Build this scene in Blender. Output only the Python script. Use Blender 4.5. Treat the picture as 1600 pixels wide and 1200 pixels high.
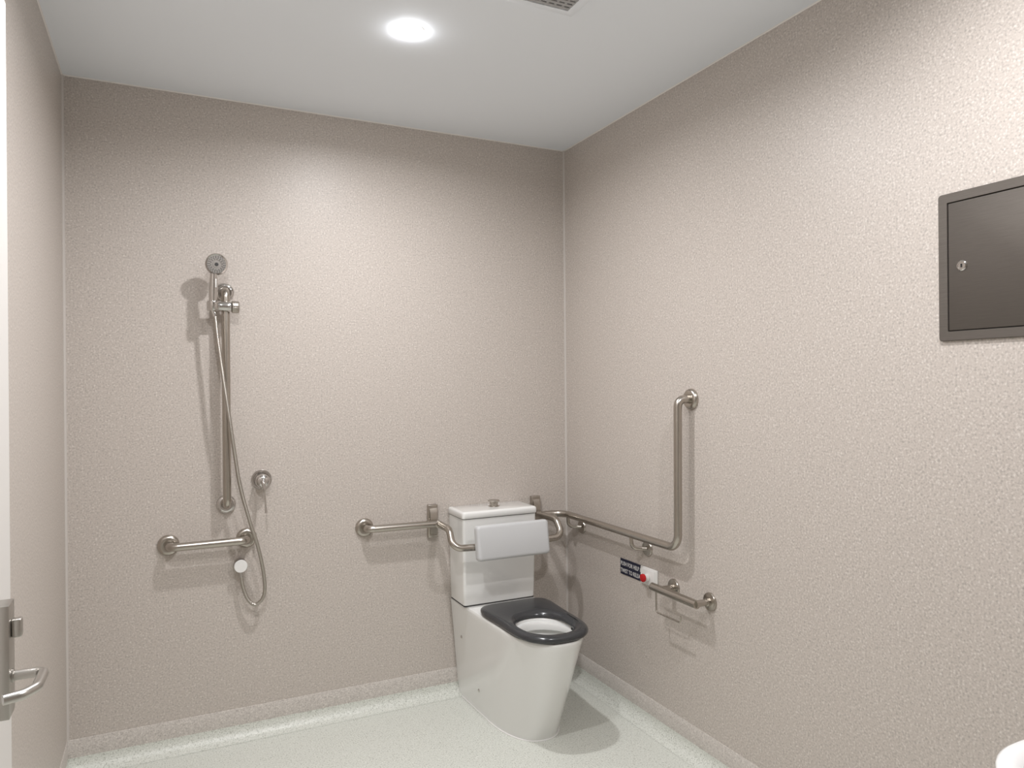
import bpy, bmesh, math
from mathutils import Vector, Matrix
PI = math.pi
C = bpy.context.scene.collection
for o in list(bpy.data.objects): bpy.data.objects.remove(o, do_unlink=True)
SC = bpy.context.scene
# ------------------------------------------------------------------ camera
W = 2.176; ZC = 2.631
def make_camera():
    yaw, pit, rol = math.radians(25.7897), math.radians(0.0082), math.radians(-0.4897)
    fw = Vector((math.sin(yaw)*math.cos(pit), math.cos(yaw)*math.cos(pit), math.sin(pit)))
    r = Vector((math.cos(yaw), -math.sin(yaw), 0)); u = r.cross(fw)
    r2 = r*math.cos(rol) + u*math.sin(rol); u2 = -r*math.sin(rol) + u*math.cos(rol)
    cd = bpy.data.cameras.new('camera'); cd.sensor_width = 36; cd.lens = 1126.76/1600*36; cd.clip_start = .02
    co = bpy.data.objects.new('camera', cd); C.objects.link(co)
    m = Matrix((r2, u2, -fw)).transposed().to_4x4(); m.translation = (-1.83846, -3.17764, 1.45)
    co.matrix_world = m; SC.camera = co
make_camera()
# ------------------------------------------------------------------ world, lights, exposure
wd = bpy.data.worlds.new('world'); SC.world = wd; wd.use_nodes = True
wd.node_tree.nodes['Background'].inputs[0].default_value = (.8, .82, .85, 1)
wd.node_tree.nodes['Background'].inputs[1].default_value = .3
SC.view_settings.view_transform = 'Standard'; SC.view_settings.look = 'None'
SC.view_settings.gamma = 1; SC.view_settings.use_curve_mapping = False
SC.view_settings.exposure = 0.43
LAMPS = [(-1.09, -.87, 11.5), (-1.72, -1.75, 10), (-.62, -2.35, 10.5)]
LAMP_COL = (.99, .985, 1.0)
def lamp_light(x, y, power):
    ld = bpy.data.lights.new('downlight_lamp', 'AREA'); ld.shape = 'DISK'; ld.size = .075
    ld.energy = power; ld.color = LAMP_COL; ld.spread = math.radians(165)
    lo = bpy.data.objects.new('downlight_lamp', ld); C.objects.link(lo); lo.location = (x, y, ZC-.013)
    return lo
# ------------------------------------------------------------------ materials
def mat(name, col, rough=.5, metal=0, spec=.5, coat=0, emit=None, es=0):
    m = bpy.data.materials.new(name); m.use_nodes = True; b = m.node_tree.nodes['Principled BSDF']
    b.inputs['Base Color'].default_value = (*col, 1); b.inputs['Roughness'].default_value = rough
    b.inputs['Metallic'].default_value = metal; b.inputs['Specular IOR Level'].default_value = spec
    b.inputs['Coat Weight'].default_value = coat; b.inputs['Coat Roughness'].default_value = .05
    if emit: b.inputs['Emission Color'].default_value = (*emit, 1); b.inputs['Emission Strength'].default_value = es
    return m
def ramp(nt, src, stops, interp='LINEAR'):
    r = nt.nodes.new('ShaderNodeValToRGB'); r.color_ramp.interpolation = interp
    cr = r.color_ramp
    while len(cr.elements) < len(stops): cr.elements.new(.5)
    for e, (p, c) in zip(cr.elements, stops): e.position = p; e.color = (*c, 1) if len(c) == 3 else c
    nt.links.new(src, r.inputs[0]); return r.outputs[0]
def fleck(name, base, dark, light, scale, rough, spec=.5, amt=.5, bump=.0):
    """vinyl with fine light and dark flecks"""
    m = mat(name, base, rough, 0, spec); nt = m.node_tree; b = nt.nodes['Principled BSDF']
    tc = nt.nodes.new('ShaderNodeTexCoord')
    n1 = nt.nodes.new('ShaderNodeTexNoise'); n1.inputs['Scale'].default_value = scale; n1.inputs['Detail'].default_value = 3
    nt.links.new(tc.outputs['Object'], n1.inputs['Vector'])
    c1 = ramp(nt, n1.outputs['Fac'], [(.3, dark), (.47, base), (.56, base), (.72, light)])
    v = nt.nodes.new('ShaderNodeTexVoronoi'); v.inputs['Scale'].default_value = scale*.55
    nt.links.new(tc.outputs['Object'], v.inputs['Vector'])
    f = ramp(nt, v.outputs['Distance'], [(.0, (1,1,1)), (.22, (1,1,1)), (.3, (0,0,0))])
    sep = nt.nodes.new('ShaderNodeSeparateColor'); nt.links.new(v.outputs['Color'], sep.inputs[0])
    fc = ramp(nt, sep.outputs[0], [(0, dark), (.35, dark), (.4, base), (.7, base), (.75, light)], 'CONSTANT')
    mu = nt.nodes.new('ShaderNodeMath'); mu.operation = 'MULTIPLY'; mu.inputs[1].default_value = amt
    nt.links.new(f, mu.inputs[0])
    mx = nt.nodes.new('ShaderNodeMix'); mx.data_type = 'RGBA'
    nt.links.new(mu.outputs[0], mx.inputs[0]); nt.links.new(c1, mx.inputs[6]); nt.links.new(fc, mx.inputs[7])
    nt.links.new(mx.outputs[2], b.inputs['Base Color'])
    if bump:
        bp = nt.nodes.new('ShaderNodeBump'); bp.inputs['Strength'].default_value = bump; bp.inputs['Distance'].default_value = .001
        nt.links.new(n1.outputs['Fac'], bp.inputs['Height']); nt.links.new(bp.outputs[0], b.inputs['Normal'])
    return m
def brushed(name, col, rough, scale=(600, 600, 30), bump=.04):
    m = mat(name, col, rough, 1); nt = m.node_tree; b = nt.nodes['Principled BSDF']
    tc = nt.nodes.new('ShaderNodeTexCoord'); mp = nt.nodes.new('ShaderNodeMapping'); mp.inputs['Scale'].default_value = scale
    n = nt.nodes.new('ShaderNodeTexNoise'); n.inputs['Scale'].default_value = 1
    nt.links.new(tc.outputs['Object'], mp.inputs[0]); nt.links.new(mp.outputs[0], n.inputs['Vector'])
    mr = nt.nodes.new('ShaderNodeMapRange'); mr.inputs[3].default_value = rough*.8; mr.inputs[4].default_value = rough*1.25
    nt.links.new(n.outputs['Fac'], mr.inputs[0]); nt.links.new(mr.outputs[0], b.inputs['Roughness'])
    return m
WALL = fleck('wall_vinyl', (.535,.482,.438), (.385,.35,.32), (.70,.655,.61), 165, .42, .4, .5)
FLOOR = fleck('floor_vinyl', (.665,.68,.625), (.43,.44,.39), (.80,.81,.76), 190, .38, .5, .8)
COVE_SHADE = fleck('shaded_cove_vinyl', (.56,.52,.48), (.40,.365,.335), (.72,.68,.63), 190, .45, .4, .7)  # floor vinyl with the darker, pinkish tint of shade painted into its colours
CEIL = mat('ceiling_paint', (.89,.935,.985), .8, 0, .2)
SEAL = mat('vinyl_weld', (.55,.51,.475), .6, 0, .2)
BEAD = mat('white_sealant', (.82,.80,.77), .5)
STEEL = mat('brushed_stainless', (.47,.435,.39), .27, 1)
CHROME = mat('chrome', (.62,.60,.58), .09, 1)
SATIN = brushed('satin_steel_cabinet', (.165,.148,.133), .6, (20, 20, 500))
LOCKS = mat('satin_lock_steel', (.50,.48,.45), .32, 1)
CERAM = mat('vitreous_china', (.82,.82,.80), .12, 0, .5, .6)
PADM = mat('white_moulded_pad', (.56,.565,.57), .4)
SEATM = mat('charcoal_seat_plastic', (.042,.043,.046), .2, 0, .5)
BLACK = mat('black_gap', (.008,.008,.008), .6)
WHITEP = mat('white_plastic', (.80,.79,.77), .35)
NAVY = mat('navy_sign', (.006,.008,.028), .35)
RED = mat('red_button', (.45,.008,.012), .25)
DIFF = mat('lit_diffuser', (.9,.9,.9), .4, emit=(.99,.985,1), es=120)
DOORM = mat('door_paint', (.74,.72,.69), .35)
BASINM = mat('basin_china', (.86,.86,.86), .1, 0, .5, .6)
WATER = mat('bowl_water', (.55,.58,.55), .03, 0, .5)
DARKNOZ = mat('grey_nozzle_rubber', (.06,.06,.06), .5)
GREYFACE = mat('grey_spray_face', (.50,.48,.46), .3, .5)
GRILLE = mat('grey_vent_mesh', (.42,.42,.42), .5)
HOSEM = mat('metal_hose', (.46,.43,.39), .3, 1)
def hose_bump(m):
    nt = m.node_tree; b = nt.nodes['Principled BSDF']
    tc = nt.nodes.new('ShaderNodeTexCoord'); w = nt.nodes.new('ShaderNodeTexWave'); w.bands_direction = 'Z'
    w.inputs['Scale'].default_value = 60; nt.links.new(tc.outputs['Object'], w.inputs['Vector'])
    bp = nt.nodes.new('ShaderNodeBump'); bp.inputs['Strength'].default_value = .6; bp.inputs['Distance'].default_value = .001
    nt.links.new(w.outputs['Fac'], bp.inputs['Height']); nt.links.new(bp.outputs[0], b.inputs['Normal'])
hose_bump(HOSEM)
# ------------------------------------------------------------------ helpers
def link(name, bm, m, parent=None, smooth=True, loc=None):
    bmesh.ops.recalc_face_normals(bm, faces=bm.faces)
    me = bpy.data.meshes.new(name); bm.to_mesh(me); bm.free()
    for mm in (m if isinstance(m, (list, tuple)) else [m]): me.materials.append(mm)
    if smooth:
        for p in me.polygons: p.use_smooth = True
        me.set_sharp_from_angle(angle=math.radians(38))
    o = bpy.data.objects.new(name, me); C.objects.link(o)
    if parent:
        o.parent = parent
        root = parent
        off = Vector((0,0,0))
        while root: off += root.location; root = root.parent
        # geometry is written in world coordinates: shift it back under its parent
        me.transform(Matrix.Translation(-off))
    return o
def thing(name, label, cat, loc, group=None):
    o = bpy.data.objects.new(name, None); C.objects.link(o); o.location = loc; o.empty_display_size = .05
    o['label'] = label; o['category'] = cat
    if group: o['group'] = group
    return o
def struct(o): o['kind'] = 'structure'; return o
def box(bm, x0, x1, y0, y1, z0, z1, bev=0, seg=3):
    r = bmesh.ops.create_cube(bm, size=1)
    vs = r['verts']
    for v in vs: v.co = Vector(((x0+x1)/2+v.co.x*abs(x1-x0), (y0+y1)/2+v.co.y*abs(y1-y0), (z0+z1)/2+v.co.z*abs(z1-z0)))
    if bev:
        es = list({e for v in vs for e in v.link_edges})
        bmesh.ops.bevel(bm, geom=es, offset=bev, segments=seg, affect='EDGES', profile=.5)
def fillet(pts, rad, seg=10):
    pts = [Vector(p) for p in pts]; out = [pts[0]]
    for i in range(1, len(pts)-1):
        a, b, c = pts[i-1], pts[i], pts[i+1]
        r = rad[i-1] if isinstance(rad, (list, tuple)) else rad
        d1, d2 = (a-b).normalized(), (c-b).normalized()
        ang = d1.angle(d2)
        if r <= 0 or ang > 3.12: out.append(b); continue
        t = min(r/math.tan(ang/2), (a-b).length*.499, (c-b).length*.499); r = t*math.tan(ang/2)
        ctr = b + (d1+d2).normalized()*(r/math.sin(ang/2))
        s, e = b+d1*t-ctr, b+d2*t-ctr; tot = s.angle(e)
        for k in range(seg+1):
            f = k/seg
            out.append(ctr + (s*math.sin((1-f)*tot) + e*math.sin(f*tot))/math.sin(tot))
    out.append(pts[-1]); return out
def sweep(bm, pts, r, n=20, caps=True, rads=None):
    pts = [Vector(p) for p in pts]; rings = []
    T = [(pts[min(i+1, len(pts)-1)]-pts[max(i-1, 0)]).normalized() for i in range(len(pts))]
    nrm = T[0].orthogonal().normalized()
    for i, p in enumerate(pts):
        nrm = (nrm - T[i]*nrm.dot(T[i])).normalized(); bn = T[i].cross(nrm)
        rr = rads[i] if rads else r
        rings.append([bm.verts.new(p + (nrm*math.cos(2*PI*k/n) + bn*math.sin(2*PI*k/n))*rr) for k in range(n)])
    for a, b in zip(rings, rings[1:]):
        for k in range(n): bm.faces.new((a[k], a[(k+1)%n], b[(k+1)%n], b[k]))
    if caps: bm.faces.new(rings[0][::-1]); bm.faces.new(rings[-1])
def spline(P, n=12):
    P = [Vector(p) for p in P]; out = []
    Q = [P[0]*2-P[1]] + P + [P[-1]*2-P[-2]]
    for i in range(1, len(Q)-2):
        a, b, c, d = Q[i-1:i+3]
        for k in range(n):
            t = k/n; out.append(.5*((2*b)+(c-a)*t+(2*a-5*b+4*c-d)*t*t+(-a+3*b-3*c+d)*t**3))
    out.append(P[-1]); return out
def lathe(bm, prof, origin, axis, n=40, cap=True):
    """prof: list of (radius, distance along axis)"""
    axis = Vector(axis).normalized(); u = axis.orthogonal().normalized(); v = axis.cross(u); o = Vector(origin)
    rings = []
    for (r, h) in prof:
        if r < 1e-6: rings.append([bm.verts.new(o+axis*h)])
        else: rings.append([bm.verts.new(o+axis*h+(u*math.cos(2*PI*k/n)+v*math.sin(2*PI*k/n))*r) for k in range(n)])
    for a, b in zip(rings, rings[1:]):
        if len(a) == 1 and len(b) == 1: continue
        for k in range(n):
            if len(a) == 1: bm.faces.new((a[0], b[(k+1)%n], b[k]))
            elif len(b) == 1: bm.faces.new((a[k], a[(k+1)%n], b[0]))
            else: bm.faces.new((a[k], a[(k+1)%n], b[(k+1)%n], b[k]))
    if cap:
        for rg in (rings[0], rings[-1]):
            if len(rg) > 1: bm.faces.new(rg)
def prism(bm, poly, f0, f1):
    """poly of 2D points, f0/f1 map a 2D point to 3D at each end"""
    a = [bm.verts.new(f0(p)) for p in poly]; b = [bm.verts.new(f1(p)) for p in poly]; n = len(poly)
    for k in range(n): bm.faces.new((a[k], a[(k+1)%n], b[(k+1)%n], b[k]))
    bm.faces.new(a); bm.faces.new(b[::-1])
def loft(bm, rings, cap0=True, cap1=True):
    R = [[bm.verts.new(p) for p in r] for r in rings]; n = len(R[0])
    for a, b in zip(R, R[1:]):
        for k in range(n): bm.faces.new((a[k], a[(k+1)%n], b[(k+1)%n], b[k]))
    if cap0: bm.faces.new(R[0])
    if cap1: bm.faces.new(R[-1])
def dome_flange(bm, origin, axis, r=.04, h=.016, hole=.0):
    prof = [(r, 0), (r, .002)] + [(r - (r*.42)*(1-math.cos(a))*.9, .002+(h-.002)*math.sin(a)) for a in [PI/2*k/8 for k in range(1, 9)]]
    prof += [(r*.47, h-.001), (.0, h-.004)]
    lathe(bm, prof, origin, axis)
NEW = bmesh.new
# ------------------------------------------------------------------ the room
YF = -4.1
def wallbox(name, a, m=WALL):
    bm = NEW(); box(bm, *a); return struct(link(name, bm, m, smooth=False))
wallbox('wall_back', (-W-.1, .1, 0, .1, -.05, ZC+.05))
wallbox('wall_right', (0, .1, YF, 0, -.05, ZC+.05))
wallbox('wall_left', (-W-.1, -W, YF, 0, -.05, ZC+.05))
wallbox('wall_front', (-W-.1, .1, YF-.1, YF, -.05, ZC+.05))
wallbox('floor', (-W, 0, YF, 0, -.05, 0), FLOOR)
wallbox('ceiling', (-W, 0, YF, 0, ZC, ZC+.05), CEIL)
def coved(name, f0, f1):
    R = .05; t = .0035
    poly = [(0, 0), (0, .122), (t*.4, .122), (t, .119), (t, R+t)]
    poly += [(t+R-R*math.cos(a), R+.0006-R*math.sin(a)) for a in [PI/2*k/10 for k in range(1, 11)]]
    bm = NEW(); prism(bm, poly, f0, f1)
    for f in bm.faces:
        if f.calc_center_median().z < R: f.material_index = 1  # lit curve keeps the floor colour, upright face gets the painted shade tint
    return struct(link(name, bm, [COVE_SHADE, FLOOR]))
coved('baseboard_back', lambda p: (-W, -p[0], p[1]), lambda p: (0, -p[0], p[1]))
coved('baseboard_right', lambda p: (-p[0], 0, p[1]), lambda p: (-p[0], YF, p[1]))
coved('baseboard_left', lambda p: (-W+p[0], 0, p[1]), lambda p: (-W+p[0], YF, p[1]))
def bead(name, r, f0, f1, m):
    poly = [(0, 0)] + [(r-r*math.sin(a), r-r*math.cos(a)) for a in [PI/2*k/6 for k in range(0, 7)]]
    bm = NEW(); prism(bm, poly, f0, f1); return struct(link(name, bm, m))
bead('trim_1', .008, lambda p: (-p[0], -p[1], .12), lambda p: (-p[0], -p[1], ZC), SEAL)
bead('trim_2', .008, lambda p: (-W+p[0], -p[1], .12), lambda p: (-W+p[0], -p[1], ZC), SEAL)
bead('trim_3', .004, lambda p: (-W, -p[0], ZC-p[1]), lambda p: (0, -p[0], ZC-p[1]), BEAD)
bead('trim_4', .004, lambda p: (-p[0], 0, ZC-p[1]), lambda p: (-p[0], YF, ZC-p[1]), BEAD)
bead('trim_5', .004, lambda p: (-W+p[0], 0, ZC-p[1]), lambda p: (-W+p[0], YF, ZC-p[1]), BEAD)
# door leaf folded back against the left wall, with its lock and lever
def build_door():
    X = -2.06; Y0, Y1 = -2.66, -1.797
    bm = NEW(); box(bm, X-.038, X, Y0, Y1, .012, 2.063, .0015, 2)
    d = struct(link('door_1', bm, DOORM))
    bm = NEW()
    for z in (.25, 1.05, 1.85):
        sweep(bm, [(X-.05, Y0-.004, z-.05), (X-.05, Y0-.004, z+.05)], .007, 12)
        box(bm, -W, X-.05, Y0-.006, Y0-.002, z-.05, z+.05)
        box(bm, X-.05, X-.02, Y0-.004, Y0+.0, z-.05, z+.05)
    link('hinge', bm, LOCKS, d)
    bm = NEW(); box(bm, X, X+.02, -1.936, -1.893, .976, 1.139, .0015, 2)
    pl = link('lock_plate', bm, LOCKS, d)
    bm = NEW(); box(bm, X+.02, X+.033, -1.922, -1.906, 1.088, 1.115, .003, 3); link('thumb_turn', bm, LOCKS, pl)
    bm = NEW()
    path = fillet([(X+.019, -1.915, 1.032), (X+.060, -1.915, 1.032), (X+.0585, -1.978, 1.032), (X+.045, -2.0, 1.032), (X+.024, -2.008, 1.032)], [.012, .02, .02], 8)
    sweep(bm, path, .0073, 18)
    lathe(bm, [(.010, 0), (.010, .003), (.007, .004)], (X+.019, -1.915, 1.032), (1, 0, 0), 24)
    link('lever_handle', bm, LOCKS, pl)
    bm = NEW(); box(bm, X-.03, X-.008, Y1-.001, Y1+.0015, .95, 1.15, .0005, 1); link('latch_face', bm, LOCKS, d)
build_door()
# ------------------------------------------------------------------ ceiling fittings
def downlight(x, y, label):
    t = thing('downlight', label, 'ceiling light', (x, y, ZC), 'recessed ceiling downlights')
    bm = NEW(); lathe(bm, [(.0421, 0), (.050, 0), (.050, -.0006), (.047, -.0016), (.0421, -.0018), (.0421, 0)], (x, y, ZC), (0, 0, 1), 48, False)
    link('bezel', bm, WHITEP, t)
    bm = NEW(); lathe(bm, [(.042, -.002), (.042, -.003)] + [(.042*math.cos(a), -.003-.008*math.sin(a)) for a in [PI/2*k/6 for k in range(1, 6)]] + [(0, -.011)], (x, y, ZC), (0, 0, 1), 48, False)
    link('diffuser', bm, DIFF, t)
downlight(LAMPS[0][0], LAMPS[0][1], 'round white glowing downlight in the ceiling left of the vent')
downlight(LAMPS[1][0], LAMPS[1][1], 'round white downlight in the ceiling near the left wall, outside the frame')
downlight(LAMPS[2][0], LAMPS[2][1], 'round white downlight in the ceiling near the right wall, outside the frame')
for x, y, e in LAMPS:
    lo = lamp_light(x, y, e)
def vent():
    x1, y1 = -.687, -1.22; s = .27
    t = thing('ceiling_vent', 'square white exhaust vent with grey slotted grille, cut by the top edge', 'vent', (x1-s/2, y1-s/2, ZC))
    bm = NEW(); o = .036
    # bevelled frame ring around the grille
    def sq(e, z): return [(x1-s-e, y1-s-e, z), (x1+e, y1-s-e, z), (x1+e, y1+e, z), (x1-s-e, y1+e, z)]
    loft(bm, [sq(o, ZC), sq(o, ZC-.004), sq(o-.006, ZC-.009), sq(.003, ZC-.013), sq(0, ZC-.012), sq(0, ZC-.003)], False, False)
    link('frame', bm, CEIL, t)
    bm = NEW(); box(bm, x1-s, x1, y1-s, y1, ZC-.004, ZC-.0005); link('backing', bm, DARKNOZ, t, smooth=False)
    bm = NEW(); n = 15
    for k in range(n):
        yy = y1-s+(k+.5)*s/n; box(bm, x1-s, x1, yy-.0055, yy+.0055, ZC-.011, ZC-.007)
    for k in range(11):
        xx = x1-s+(k+.0)*s/10; box(bm, max(xx-.004, x1-s), min(xx+.004, x1), y1-s, y1, ZC-.0105, ZC-.0065)
    link('grille', bm, GRILLE, t, smooth=False)
vent()
# ------------------------------------------------------------------ shower rail and fittings on the back wall
def shower():
    X = -1.611; Y = -.06; zt, zb = 1.836, .968
    t = thing('shower_rail', 'tall vertical steel shower rail on the back wall with chrome end flanges', 'shower rail', (X, 0, zb))
    bm = NEW(); sweep(bm, fillet([(X, -.004, zt), (X, Y, zt), (X, Y, zb), (X, -.004, zb)], .04, 10), .016, 28)
    link('rail', bm, STEEL, t)
    for z in (zt, zb):
        bm = NEW(); dome_flange(bm, (X, 0, z), (0, -1, 0), .0385, .016); link('flange', bm, CHROME, t)
    # sliding clamp
    zc = 1.771
    bm = NEW()
    lathe(bm, [(.0, -.066), (.017, -.066), (.0195, -.063), (.0195, -.048), (.021, -.046), (.0215, .022), (.020, .025), (0, .025)], (X-.005, -.072, zc), (1, 0, 0), 36, False)
    box(bm, X-.021, X+.021, -.083, -.04, zc-.019, zc+.019, .006, 3)
    sl = link('slider_clamp', bm, CHROME, t)
    bm = NEW(); N = 16; rings = []
    for (h, rr) in ((.024, .019), (.027, .0235), (.050, .0235), (.053, .021)):
        rings.append([(X-.003+h, -.072+math.cos(2*PI*k/64)*(rr+(.0011 if (k//2) % 2 else 0)), zc-.001+math.sin(2*PI*k/64)*(rr+(.0011 if (k//2) % 2 else 0))) for k in range(64)])
    loft(bm, rings); link('clamp_knob', bm, STEEL, sl)
    # hand shower with its hose
    bm = NEW(); q = Vector((-1.6597, -.0895, 1.756)); d = Vector((.02, -.10, 1)).normalized()
    lathe(bm, [(.0135, 0), (.0195, 0), (.0205, .002), (.0215, .032), (.0205, .034), (.0165, .034), (.0150, .004), (.0135, 0)], q, d, 36, False); link('holder_cup', bm, CHROME, sl)
    hs = thing('hand_shower', 'round chrome hand shower standing in the rail clamp with long metal hose looping down', 'hand shower', (-1.66, -.09, 1.75))
    ax = Vector((.02, -.10, 1)).normalized()
    a = Vector((-1.660, -.088, 1.752))
    hpts = [a+ax*h for h in (0, .01, .03, .06, .09, .12, .145)]
    bm = NEW(); sweep(bm, hpts, 0, 28, True, [.0105, .0135, .0155, .017, .017, .015, .0135]); link('handle', bm, CHROME, hs)
    bm = NEW(); box(bm, -1.6525, -1.6475, -.1165, -.105, 1.84, 1.875, .002, 2); link('mode_button', bm, WHITEP, hs)
    fn = Vector((-.05, -1, -.20)).normalized(); hc = Vector((-1.646, -.098, 1.935))
    bm = NEW(); lathe(bm, [(0, -.022), (.018, -.020), (.032, -.012), (.040, -.002), (.0425, .006), (.0425, .012), (.040, .0155), (.0353, .0145)], hc, fn, 48, False)
    hd = link('spray_head', bm, CHROME, hs)
    bm = NEW(); lathe(bm, [(.0352, .0130), (.0348, .0158), (.0185, .0168), (.018, .0150), (.0135, .0150), (.013, .0178), (.0, .0178)], hc, fn, 48, False)
    link('spray_face', bm, GREYFACE, hd)
    bm = NEW(); u = fn.orthogonal().normalized(); v = fn.cross(u)
    for r_, n_ in ((.0315, 22), (.0262, 18), (.0212, 14)):
        for k in range(n_):
            an = 2*PI*(k+.5*(r_ < .03))/n_; lathe(bm, [(.0020, .0150), (.0018, .0182), (0, .0182)], hc+(u*math.cos(an)+v*math.sin(an))*r_, fn, 6, False)
    lathe(bm, [(.0075, .0165), (.0070, .0188), (0, .0188)], hc, fn, 20, False)
    link('spray_nozzles', bm, DARKNOZ, hd)
    P = [(-1.658,-.088,1.752),(-1.653,-.088,1.735),(-1.646,-.092,1.66),(-1.634,-.095,1.56),(-1.620,-.10,1.45),(-1.604,-.10,1.331),(-1.583,-.09,1.175),(-1.563,-.085,1.044),(-1.527,-.085,.898),(-1.499,-.078,.804),(-1.476,-.062,.696),(-1.469,-.055,.616),(-1.480,-.05,.572),(-1.507,-.045,.553),(-1.534,-.04,.578),(-1.553,-.036,.633),(-1.559,-.034,.685)]
    bm = NEW(); sweep(bm, spline(P, 10), .0072, 14); link('hose', bm, HOSEM, hs)
    for q in ([(-1.6605,-.087,1.756), (-1.6525,-.0882,1.728)], [(-1.5595,-.034,.692), (-1.557,-.0345,.668)]):
        bm = NEW(); sweep(bm, q, .008, 18); link('hose_nut', bm, CHROME, hs)
    o = thing('shower_outlet', 'small round white capped wall outlet where the shower hose ends', 'shower outlet', (-1.56, 0, .715))
    bm = NEW(); lathe(bm, [(.027, 0), (.027, .022), (.0255, .026), (0, .026)], (-1.56, 0, .715), (0, -1, 0), 40, False)
    sweep(bm, [(-1.56, -.034, .715), (-1.5595, -.034, .690)], .0085, 18)
    lathe(bm, [(.022, .024), (.022, .040), (.0, .040)], (-1.56, 0, .715), (0, -1, 0), 40, False)
    link('body', bm, CHROME, o)
    bm = NEW(); lathe(bm, [(.0262, .038), (.0262, .041), (.0245, .0435), (0, .044)], (-1.56, 0, .715), (0, -1, 0), 40, False); link('cap', bm, WHITEP, o)
    mx = thing('shower_mixer', 'round chrome shower mixer tap with thin lever hanging down', 'tap', (-1.472, 0, 1.06))
    c = Vector((-1.472, 0, 1.06))
    bm = NEW(); lathe(bm, [(.0415, 0), (.0415, .003), (.039, .006), (.030, .007), (.028, .006), (0, .006)], c, (0, -1, 0), 48, False); link('wall_plate', bm, CHROME, mx)
    bm = NEW(); lathe(bm, [(.0275, .004), (.0275, .025), (.026, .032), (.029, .034), (.029, .045)] + [(.029*math.cos(a), .045+.018*math.sin(a)) for a in [PI/2*k/7 for k in range(1, 7)]] + [(0, .063)], c, (0, -1, -.05), 40, False); link('body', bm, CHROME, mx)
    bm = NEW()
    lp = [(-1.472,-.052,1.062),(-1.471,-.064,1.048),(-1.469,-.072,1.02),(-1.467,-.078,.99),(-1.466,-.083,.96),(-1.465,-.088,.932)]
    sweep(bm, spline(lp, 5), 0, 16, True, [.013-.0095*min(1, i/11) if i < 13 else .0035+.0012*(1 if i > 20 else 0) for i in range(26)])
    link('lever', bm, CHROME, mx)
shower()
# ------------------------------------------------------------------ grab rails
def rail_back_short():
    t = thing('grab_rail', 'short horizontal steel grab rail below the shower rail', 'grab rail', (-1.68, 0, .822), 'stainless steel grab rails')
    x0, x1, z, y = -1.826, -1.534, .822, -.062
    bm = NEW(); sweep(bm, fillet([(x0, -.006, z), (x0+.005, y, z), (x1-.005, y, z), (x1, -.006, z)], .035, 10), .016, 28); link('rail', bm, STEEL, t)
    for x in (x0, x1):
        bm = NEW(); dome_flange(bm, (x, 0, z), (0, -1, 0), .041, .017); link('flange', bm, STEEL, t)
rail_back_short()
def hinge_plate(bm, xc):
    box(bm, xc-.0235, xc+.0235, -.024, 0, .745, .897, .004, 3)
    prism(bm, [(-.022, .885), (-.034, .86), (-.038, .813), (-.034, .765), (-.022, .755)], lambda p: (xc-.017, p[0], p[1]), lambda p: (xc+.017, p[0], p[1]))
def rail_toilet_left():
    t = thing('grab_rail', 'short horizontal steel rail on the back wall left of the toilet, joined to upright plate', 'grab rail', (-.88, 0, .82), 'stainless steel grab rails')
    x0, z, y = -1.039, .818, -.058
    bm = NEW(); sweep(bm, fillet([(x0, -.006, z), (x0+.004, y, z), (-.707, y, z-.003)], .035, 10), .016, 28); link('rail', bm, STEEL, t)
    bm = NEW(); dome_flange(bm, (x0, 0, z), (0, -1, 0), .041, .017); link('flange', bm, STEEL, t)
    bm = NEW(); hinge_plate(bm, -.724); link('mounting_plate', bm, STEEL, t)
rail_toilet_left()
def rail_right():
    t = thing('grab_rail', 'L-shaped steel grab rail running from the corner then up the right wall', 'grab rail', (-.06, -.5, .81), 'stainless steel grab rails')
    X, Y, z = -.062, -.062, .810
    bm = NEW()
    path = fillet([(-.20, -.058, z), (X, Y, z), (X, -.956, z), (X, -.962, 1.386), (-.006, -.968, 1.386)], [.075, .055, .042], 12)
    sweep(bm, path, .016, 28); link('rail', bm, STEEL, t)
    bm = NEW(); dome_flange(bm, (0, -.968, 1.386), (-1, 0, 0), .041, .017); link('flange', bm, STEEL, t)
    bm = NEW(); hinge_plate(bm, -.188); link('mounting_plate', bm, STEEL, t)
    for y in (-.135, -.665):
        bm = NEW(); lathe(bm, [(.0335, 0), (.0335, .003), (.030, .0075), (.012, .009), (0, .009)], (0, y-.014, .750), (-1, 0, 0), 40, False); fl = link('bracket_flange', bm, STEEL, t)
        bm = NEW(); sweep(bm, fillet([(-.062, y+.018, .80), (-.062, y+.014, .752), (-.006, y-.014, .750)], .025, 10), .0082, 16); link('bracket_rod', bm, STEEL, fl)
rail_right()
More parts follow.
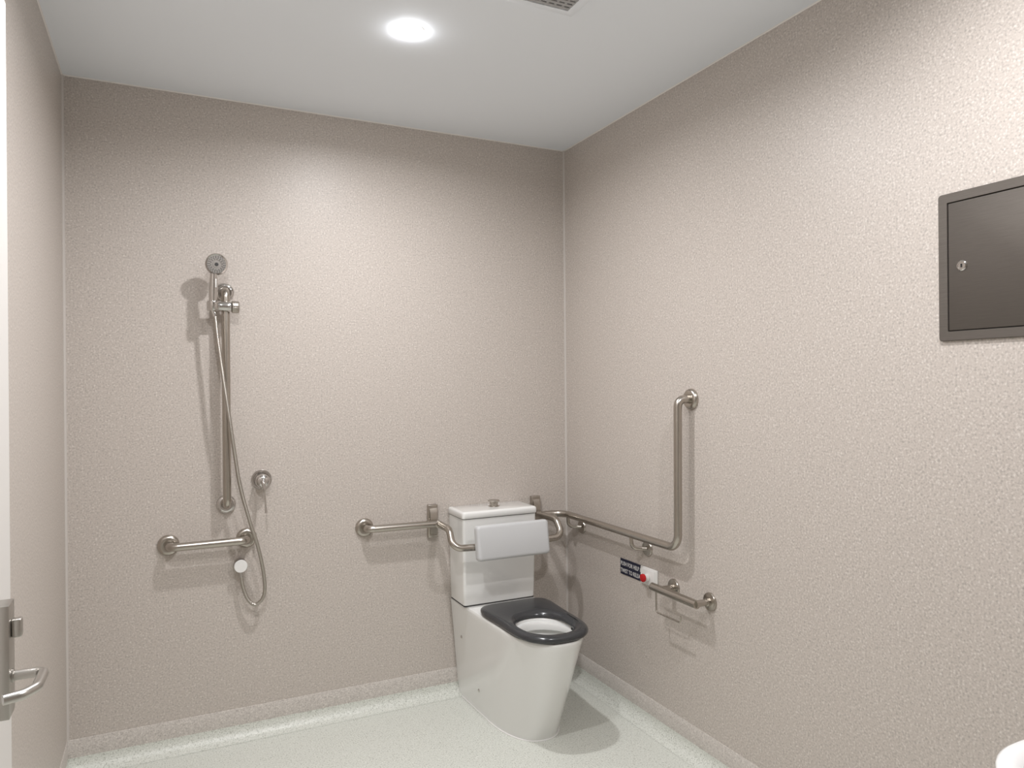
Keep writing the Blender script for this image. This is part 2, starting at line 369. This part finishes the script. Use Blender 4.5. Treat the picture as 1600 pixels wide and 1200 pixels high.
def backrest():
    t = thing('cushion_rail', 'white padded backrest on bent steel arms in front of the cistern', 'backrest', (-.45, -.2, .74))
    CX = -.45
    for s in (-1, 1):
        bm = NEW()
        path = fillet([(CX+s*.258, -.058, .813), (CX+s*.267, -.215, .815), (CX+s*.272, -.268, .742), (CX+s*.10, -.272, .737)], [.05, .05], 12)
        sweep(bm, path, .0155, 28)
        if s < 0: lathe(bm, [(.0175, 0), (.0175, .006), (.0155, .007)], (CX+s*.262, -.068, .813), (0, -1, 0), 28)
        link('support_arm', bm, STEEL, t)
    bm = NEW(); box(bm, -.175, .175, -.018, .018, -.078, .078, .0001, 1); bm.free()
    # rounded slab: loft of rounded rectangles through its depth
    def rr(w, h, r, n=7):
        out = []
        for (cx, cz, a0) in ((w-r, h-r, 0), (-w+r, h-r, PI/2), (-w+r, -h+r, PI), (w-r, -h+r, 1.5*PI)):
            out += [(cx+r*math.cos(a0+PI/2*k/n), cz+r*math.sin(a0+PI/2*k/n)) for k in range(n+1)]
        return out
    M = Matrix.Translation((CX-.001, -.302, .7605)) @ Matrix.Rotation(math.radians(-8), 4, 'X')
    bm = NEW(); rings = []
    for (d, ins) in ((.019, .010), (.018, .004), (.014, 0), (-.006, 0), (-.012, .0015), (-.0165, .005), (-.019, .012)):
        rings.append([M @ Vector((x, d, z)) for x, z in rr(.176-ins, .076-ins, max(.016-ins*.5, .006))])
    loft(bm, rings); link('pad', bm, PADM, t)
backrest()
# ------------------------------------------------------------------ toilet
def toilet():
    CX = -.45; t = thing('toilet', 'white close-coupled toilet with charcoal seat against the back wall', 'toilet', (CX, -.35, 0))
    HT = .452
    def outline(z, inset=0, zz=None):
        k = z/HT
        hr = .146+.037*k - inset; A = .138+.022*k - inset
        yf = -.588-.192*k + inset; ys = -.30-.19*k
        yr = -.003
        if z < .053: yr = -.053+math.sqrt(max(0, .05**2-(.05-z)**2)) if z < .05 else -.005
        yr -= inset*.3
        pts = []
        for i in range(14):                       # right flank, wall to front
            f = i/14; w = hr+(A-hr)*f; pts.append((CX+w, yr+(ys-yr)*f))
        for i in range(45):                       # nose
            a = PI*i/44; e = 2/2.25
            cx = abs(math.cos(a))**e*(1 if math.cos(a) > 0 else -1); sy = abs(math.sin(a))**e
            pts.append((CX+A*cx, ys+(yf-ys)*sy))
        for i in range(13, -1, -1):
            f = i/14; w = hr+(A-hr)*f; pts.append((CX-w, yr+(ys-yr)*f))
        for i in range(1, 10): pts.append((CX-hr+2*hr*i/10, yr))
        zz = z if zz is None else zz
        return [(x, y, zz) for x, y in pts]
    rings = [outline(z) for z in (0, .006, .015, .03, .05, .07, .12, .2, .28, .36, .42, .440)]
    rings += [outline(.444, .0015, .4455), outline(.448, .005, .4505), outline(.452, .010, HT)]
    N = len(rings[0]); hc = (CX, -.592)
    def inner(sx, sy, z, dy=0):
        out = []
        for (x, y, _) in rings[-1]:
            a = math.atan2((y-hc[1])/.26, (x-hc[0])/.17)
            out.append((hc[0]+sx*math.cos(a), hc[1]+dy+sy*math.sin(a), z))
        return out
    rings += [inner(.150, .165, HT), inner(.120, .145, HT), inner(.115, .141, HT-.004), inner(.113, .139, HT-.03), inner(.116, .142, HT-.05),
              inner(.104, .128, HT-.085, .0), inner(.082, .100, HT-.14, .01), inner(.055, .070, HT-.19, .03), inner(.048, .06, HT-.26, .04)]
    bm = NEW(); loft(bm, rings, True, True)
    pan = link('pan', bm, CERAM, t)
    bm = NEW(); lathe(bm, [(0, 0), (.05, 0)], (hc[0], hc[1]+.03, HT-.195), (0, 0, 1), 32, False)
    for v in bm.verts: v.co.y = hc[1]+.03+(v.co.y-hc[1]-.03)*1.25
    link('water', bm, WATER, t)
    # rimless flush guard inside the back of the bowl
    bm = NEW()
    pr = [(0, 0), (.014, -.002), (.020, -.012), (.018, -.034), (.012, -.038), (0, -.036)]
    rg = []
    for k in range(25):
        a = math.radians(-22+224*k/24); f = math.sin(PI*k/24)**.35 if 0 < k < 24 else .05
        rg.append([(hc[0]+(.114-p[0]*f)*math.cos(a), hc[1]+(.140-p[0]*f)*math.sin(a), HT-.008+p[1]*f) for p in pr])
    loft(bm, rg); link('flush_guard', bm, CERAM, t)
    # fixing caps on the flank
    for (y, z) in ((-.094, .293), (-.245, .100)):
        k = z/HT; hr = .146+.037*k; A = .138+.022*k; ys = -.30-.19*k; f = (y+.003)/(ys+.003); w = hr+(A-hr)*f
        bm = NEW(); lathe(bm, [(.0075, -.002), (.0075, .0015), (.005, .0035), (0, .004)], (CX-w, y, z), (-1, 0, 0), 20, False)
        link('fixing_cap', bm, CHROME, t)
    # cistern
    CC = -.457
    def rrect(w0, y0, y1, r, z, n=6):
        out = []
        for (cx, cy, a0) in ((CC+w0-r, y1-r, 0), (CC-w0+r, y1-r, PI/2), (CC-w0+r, y0+r, PI), (CC+w0-r, y0+r, 1.5*PI)):
            out += [(cx+r*math.cos(a0+PI/2*k/n), cy+r*math.sin(a0+PI/2*k/n), z) for k in range(n+1)]
        return out
    bm = NEW()
    loft(bm, [rrect(.172, -.170, -.004, .010, HT+.002), rrect(.1765, -.1745, -.002, .012, HT+.006), rrect(.179, -.177, -.002, .012, HT+.08), rrect(.184, -.186, -.002, .012, .845)])
    cs = link('cistern', bm, CERAM, t)
    bm = NEW(); loft(bm, [rrect(.176, -.175, -.004, .01, HT-.0005), rrect(.176, -.175, -.004, .01, HT+.003)]); link('gasket', bm, DARKNOZ, cs)
    bm = NEW(); loft(bm, [rrect(.180, -.182, -.004, .01, .844), rrect(.180, -.182, -.004, .01, .850)]); link('gasket', bm, DARKNOZ, cs)
    bm = NEW()
    loft(bm, [rrect(.186, -.189, -.001, .013, .8485), rrect(.1875, -.1905, -.0005, .014, .8505), rrect(.1875, -.1905, -.0005, .014, .869), rrect(.1855, -.1885, -.001, .013, .8745), rrect(.181, -.184, -.004, .011, .878), rrect(.174, -.177, -.01, .01, .8792)])
    lid = link('cistern_lid', bm, CERAM, t)
    b = Vector((-.449, -.095, .878))
    bm = NEW(); lathe(bm, [(.026, 0), (.026, .0025), (.022, .004), (.0195, .004), (.0195, .022), (.0275, .024), (.028, .028), (.026, .030), (0, .0305)], b, (0, 0, 1), 40, False)
    link('flush_button', bm, STEEL, lid)
    # seat ring
    ctrl = [(0, -.262), (.08, -.263), (.128, -.270), (.156, -.292), (.166, -.335), (.165, -.39), (.161, -.45), (.159, -.52), (.1585, -.59), (.152, -.655), (.131, -.715), (.090, -.757), (.045, -.774), (0, -.778)]
    half = [Vector((x, y, 0)) for x, y in ctrl]
    full = half + [Vector((-v.x, v.y, 0)) for v in half[-2:0:-1]]
    L = len(full); dense = []
    for i in range(L):
        a, bb, c, d = full[i-1], full[i], full[(i+1) % L], full[(i+2) % L]
        for k in range(16):
            q = k/16; dense.append(.5*((2*bb)+(c-a)*q+(2*a-5*bb+4*c-d)*q*q+(-a+3*bb-3*c+d)*q**3))
    hx, hy, hcy = .106, .133, -.585
    NA = 180
    angs = sorted([(math.atan2(v.y-hcy, v.x), v) for v in dense], key=lambda q: q[0])
    def outer(a):
        for i in range(len(angs)):
            a0, v0 = angs[i-1]; a1, v1 = angs[i]
            if i == 0: a0 -= 2*PI
            if a0 <= a <= a1: f = (a-a0)/(a1-a0+1e-9); return v0.lerp(v1, f)
        a0, v0 = angs[-1]; a1, v1 = angs[0]; f = (a-a0)/(a1+2*PI-a0+1e-9); return v0.lerp(v1, f)
    O = [outer(-PI+2*PI*k/NA+1e-5) for k in range(NA)]; I = []
    for k in range(NA):
        a = -PI+2*PI*k/NA+1e-5; e = 2/2.15
        c, s = math.cos(a), math.sin(a); rr_ = 1/((abs(c/hx)**2.2+abs(s/hy)**2.2)**(1/2.2))
        I.append(Vector((rr_*c, hcy+rr_*s, 0)))
    z0 = HT+.004
    prof = [(.012, 0), (.005, .001), (.001, .006), (0, .013), (.003, .020), (.010, .0255), (.020, .028), (.030, .0285)]
    bm = NEW(); rings = []
    for d, h in prof:
        rings.append([(CX+(o+(i-o).normalized()*d).x, (o+(i-o).normalized()*d).y, z0+h) for o, i in zip(O, I)])
    for d, h in ((.027, .0265), (.018, .0235), (.010, .019), (.004, .013), (.001, .007), (0, .003), (.003, 0), (.012, 0)):
        rings.append([(CX+(i+(o-i).normalized()*d).x, (i+(o-i).normalized()*d).y, z0+h) for o, i in zip(O, I)])
    rings.append(rings[0]); loft(bm, rings, False, False); bmesh.ops.remove_doubles(bm, verts=bm.verts, dist=1e-5)
    st = link('seat', bm, SEATM, t)
    for s in (-1, 1):
        bm = NEW(); box(bm, CX+s*.075-.018, CX+s*.075+.018, -.285, -.25, HT, z0+.012, .004, 2); link('seat_hinge', bm, BLACK, st)
    for (dx, y) in ((.12, -.42), (-.12, -.42), (.09, -.70), (-.09, -.70), (.104, -.6475)):
        bm = NEW(); box(bm, CX+dx-.01, CX+dx+.01, y-.008, y+.008, HT-(.002 if y == -.6475 else 0), z0+.003, .001, 1); link('seat_buffer', bm, BLACK, st)
    # silicone line round the base
    base = outline(0, -.003); base = base[:73]
    bm = NEW(); sweep(bm, [Vector((x, y, .0015)) for x, y, _ in base], .0035, 8); link('sealant_line', bm, WHITEP, t)
toilet()
# ------------------------------------------------------------------ right wall: sign, call button, paper holder
def text_mesh(txt, size):
    cu = bpy.data.curves.new('text', 'FONT'); cu.body = txt; cu.size = size; cu.extrude = .0002; cu.resolution_u = 3
    o = bpy.data.objects.new('text', cu); C.objects.link(o)
    dg = bpy.context.evaluated_depsgraph_get(); me = bpy.data.meshes.new_from_object(o.evaluated_get(dg))
    bpy.data.objects.remove(o, do_unlink=True); bpy.data.curves.remove(cu); return me
def call_point():
    t = thing('help_sign', 'small dark navy sign lettered in white beside the red call button', 'sign', (0, -.56, .634))
    bm = NEW(); box(bm, -.003, 0, -.668, -.478, .600, .669, .0006, 1); link('plate', bm, NAVY, t)
    bm = NEW()
    for txt, z in (('PUSH FOR HELP &', .640), ('TWIST TO RELEASE', .609)):
        me = text_mesh(txt, .0245); xs = [v.co.x for v in me.vertices]; wdt = max(xs)
        sx = .163/wdt
        if txt[0] == 'P': sx = .156/wdt
        me.transform(Matrix(((0, 0, -1, -.0032), (-sx, 0, 0, -.4815), (0, 1.05, 0, z), (0, 0, 0, 1))))
        bm.from_mesh(me); bpy.data.meshes.remove(me)
    link('lettering', bm, WHITEP, t, smooth=False)
    t = thing('call_button', 'white wall plate with round red push button under the steel rail', 'call button', (0, -.69, .634))
    bm = NEW(); box(bm, -.009, 0, -.752, -.637, .598, .671, .003, 3); link('wall_plate', bm, WHITEP, t)
    bm = NEW(); box(bm, -.0115, -.008, -.739, -.650, .605, .664, .002, 2); link('cover', bm, WHITEP, t)
    c = (-.012, -.692, .633)
    bm = NEW(); lathe(bm, [(.0165, 0), (.0165, .006), (.012, .009), (.010, .022), (0, .022)], c, (-1, 0, 0), 32, False); bt = link('button_collar', bm, WHITEP, t)
    bm = NEW(); lathe(bm, [(.010, .016), (.0165, .019), (.0175, .023), (.0165, .028), (.012, .0305), (0, .0315)], c, (-1, 0, 0), 32, False); link('push_button', bm, RED, bt)
call_point()
def paper_holder():
    t = thing('toilet_roll_holder', 'empty steel toilet roll holder with two round flanges on the right wall', 'toilet roll holder', (0, -.95, .625))
    z = .628; X = -.067
    bm = NEW(); sweep(bm, fillet([(X, -.797, z), (X, -1.070, z-.001)], 0), .016, 28); link('bar', bm, STEEL, t)
    for y in (-.853, -1.066):
        bm = NEW(); lathe(bm, [(.0345, 0), (.0345, .004), (.0325, .0075), (.020, .009), (.0185, .0095), (0, .0095)], (0, y, z+.001), (-1, 0, 0), 40, False); rs = link('flange', bm, STEEL, t)
        bm = NEW(); lathe(bm, [(.0155, .006), (.0155, .022), (.012, .023), (.0122, .036), (.0135, .072)], (0, y, z+.001), (-1, 0, 0), 32); link('post', bm, STEEL, rs)
    bm = NEW(); sweep(bm, fillet([(X, -.822, z-.008), (X, -.824, .532), (X, -.972, .532), (X, -.974, .556)], [.012, .008], 6), .0036, 12); link('wire_arm', bm, STEEL, t)
paper_holder()
def cabinet():
    y1, y0, z0, z1 = -1.963, -2.345, 1.552, 1.933
    t = thing('access_cabinet', 'square dark steel lockable cabinet set in the right wall', 'cabinet', (0, (y0+y1)/2, z0))
    def rect(i, x):
        r = max(.008-i*.3, .001); pts = []
        for (cy, cz, a0) in ((y1-i-r, z1-i-r, 0), (y0+i+r, z1-i-r, PI/2), (y0+i+r, z0+i+r, PI), (y1-i-r, z0+i+r, 1.5*PI)):
            pts += [(x, cy+r*math.cos(a0+PI/2*k/4), cz+r*math.sin(a0+PI/2*k/4)) for k in range(5)]
        return pts
    bm = NEW(); loft(bm, [rect(0, 0), rect(0, -.006), rect(.0015, -.0075), rect(.0235, -.0075), rect(.0245, -.006), rect(.0245, 0)], False, False); link('frame', bm, SATIN, t)
    bm = NEW(); loft(bm, [rect(.024, -.0005), rect(.024, -.0012)]); link('recess', bm, BLACK, t)
    bm = NEW(); loft(bm, [rect(.0268, -.001), rect(.0268, -.0058), rect(.0280, -.0068)]); dr = link('door', bm, SATIN, t)
    bm = NEW(); c = (-.0065, -2.024, 1.742)
    lathe(bm, [(.0135, 0), (.0135, .0015), (.011, .0035), (.0085, .0035), (.008, .002), (0, .002)], c, (-1, 0, 0), 36, False); lk = link('lock', bm, CHROME, dr)
    bm = NEW(); box(bm, -.0100, -.0080, -2.0255, -2.0225, 1.7375, 1.7465); link('keyhole', bm, BLACK, lk)
cabinet()
def basin():
    t = thing('wash_basin', 'white wall-hung wash basin with rounded corner, cut off at the bottom right of the photo', 'wash basin', (0, -2.66, .8))
    zt = .80; yc = -2.66
    def ring(ix, z, r=.175, back=.0, n=12):
        a = .645-ix; h = .263-ix; r = min(max(r-ix, .02), h-.002); pts = []
        pts.append((-back, yc+h, z)); pts.append((-back, yc-h, z))
        for k in range(n+1):
            an = PI/2*k/n; pts.append((-(a-r)-r*math.sin(an), yc-h+r-r*math.cos(an), z))
        for k in range(n+1):
            an = PI/2*k/n; pts.append((-(a-r)-r*math.cos(an), yc+h-r+r*math.sin(an), z))
        return pts
    bm = NEW()
    loft(bm, [ring(.14, zt-.19), ring(.08, zt-.17), ring(.035, zt-.12), ring(.01, zt-.06), ring(.002, zt-.02), ring(0, zt-.01), ring(.002, zt-.004), ring(.008, zt),
              ring(.03, zt, back=.10), ring(.04, zt-.006, back=.11), ring(.06, zt-.06, back=.13), ring(.10, zt-.12, back=.17), ring(.15, zt-.14, back=.22)])
    link('bowl', bm, BASINM, t)
    bm = NEW(); lathe(bm, [(.021, 0), (.021, .003), (.012, .004), (0, .002)], (-.32, yc, zt-.139), (0, 0, 1), 28, False); link('waste', bm, CHROME, t)
    tp = thing('basin_tap', 'chrome mixer tap standing on the wash basin, outside the frame', 'tap', (-.055, yc, zt))
    bm = NEW(); lathe(bm, [(.026, -.001), (.026, .006), (.021, .01), (.021, .07), (.018, .08), (0, .082)], (-.055, yc, zt), (0, 0, 1), 32, False)
    sweep(bm, fillet([(-.055, yc, zt+.045), (-.19, yc, zt+.07), (-.19, yc, zt+.045)], .015, 6), .011, 18); link('body', bm, CHROME, tp)
    bm = NEW(); sweep(bm, [(-.05, yc, zt+.078), (-.15, yc, zt+.115)], .006, 14); link('lever', bm, CHROME, tp)
basin()
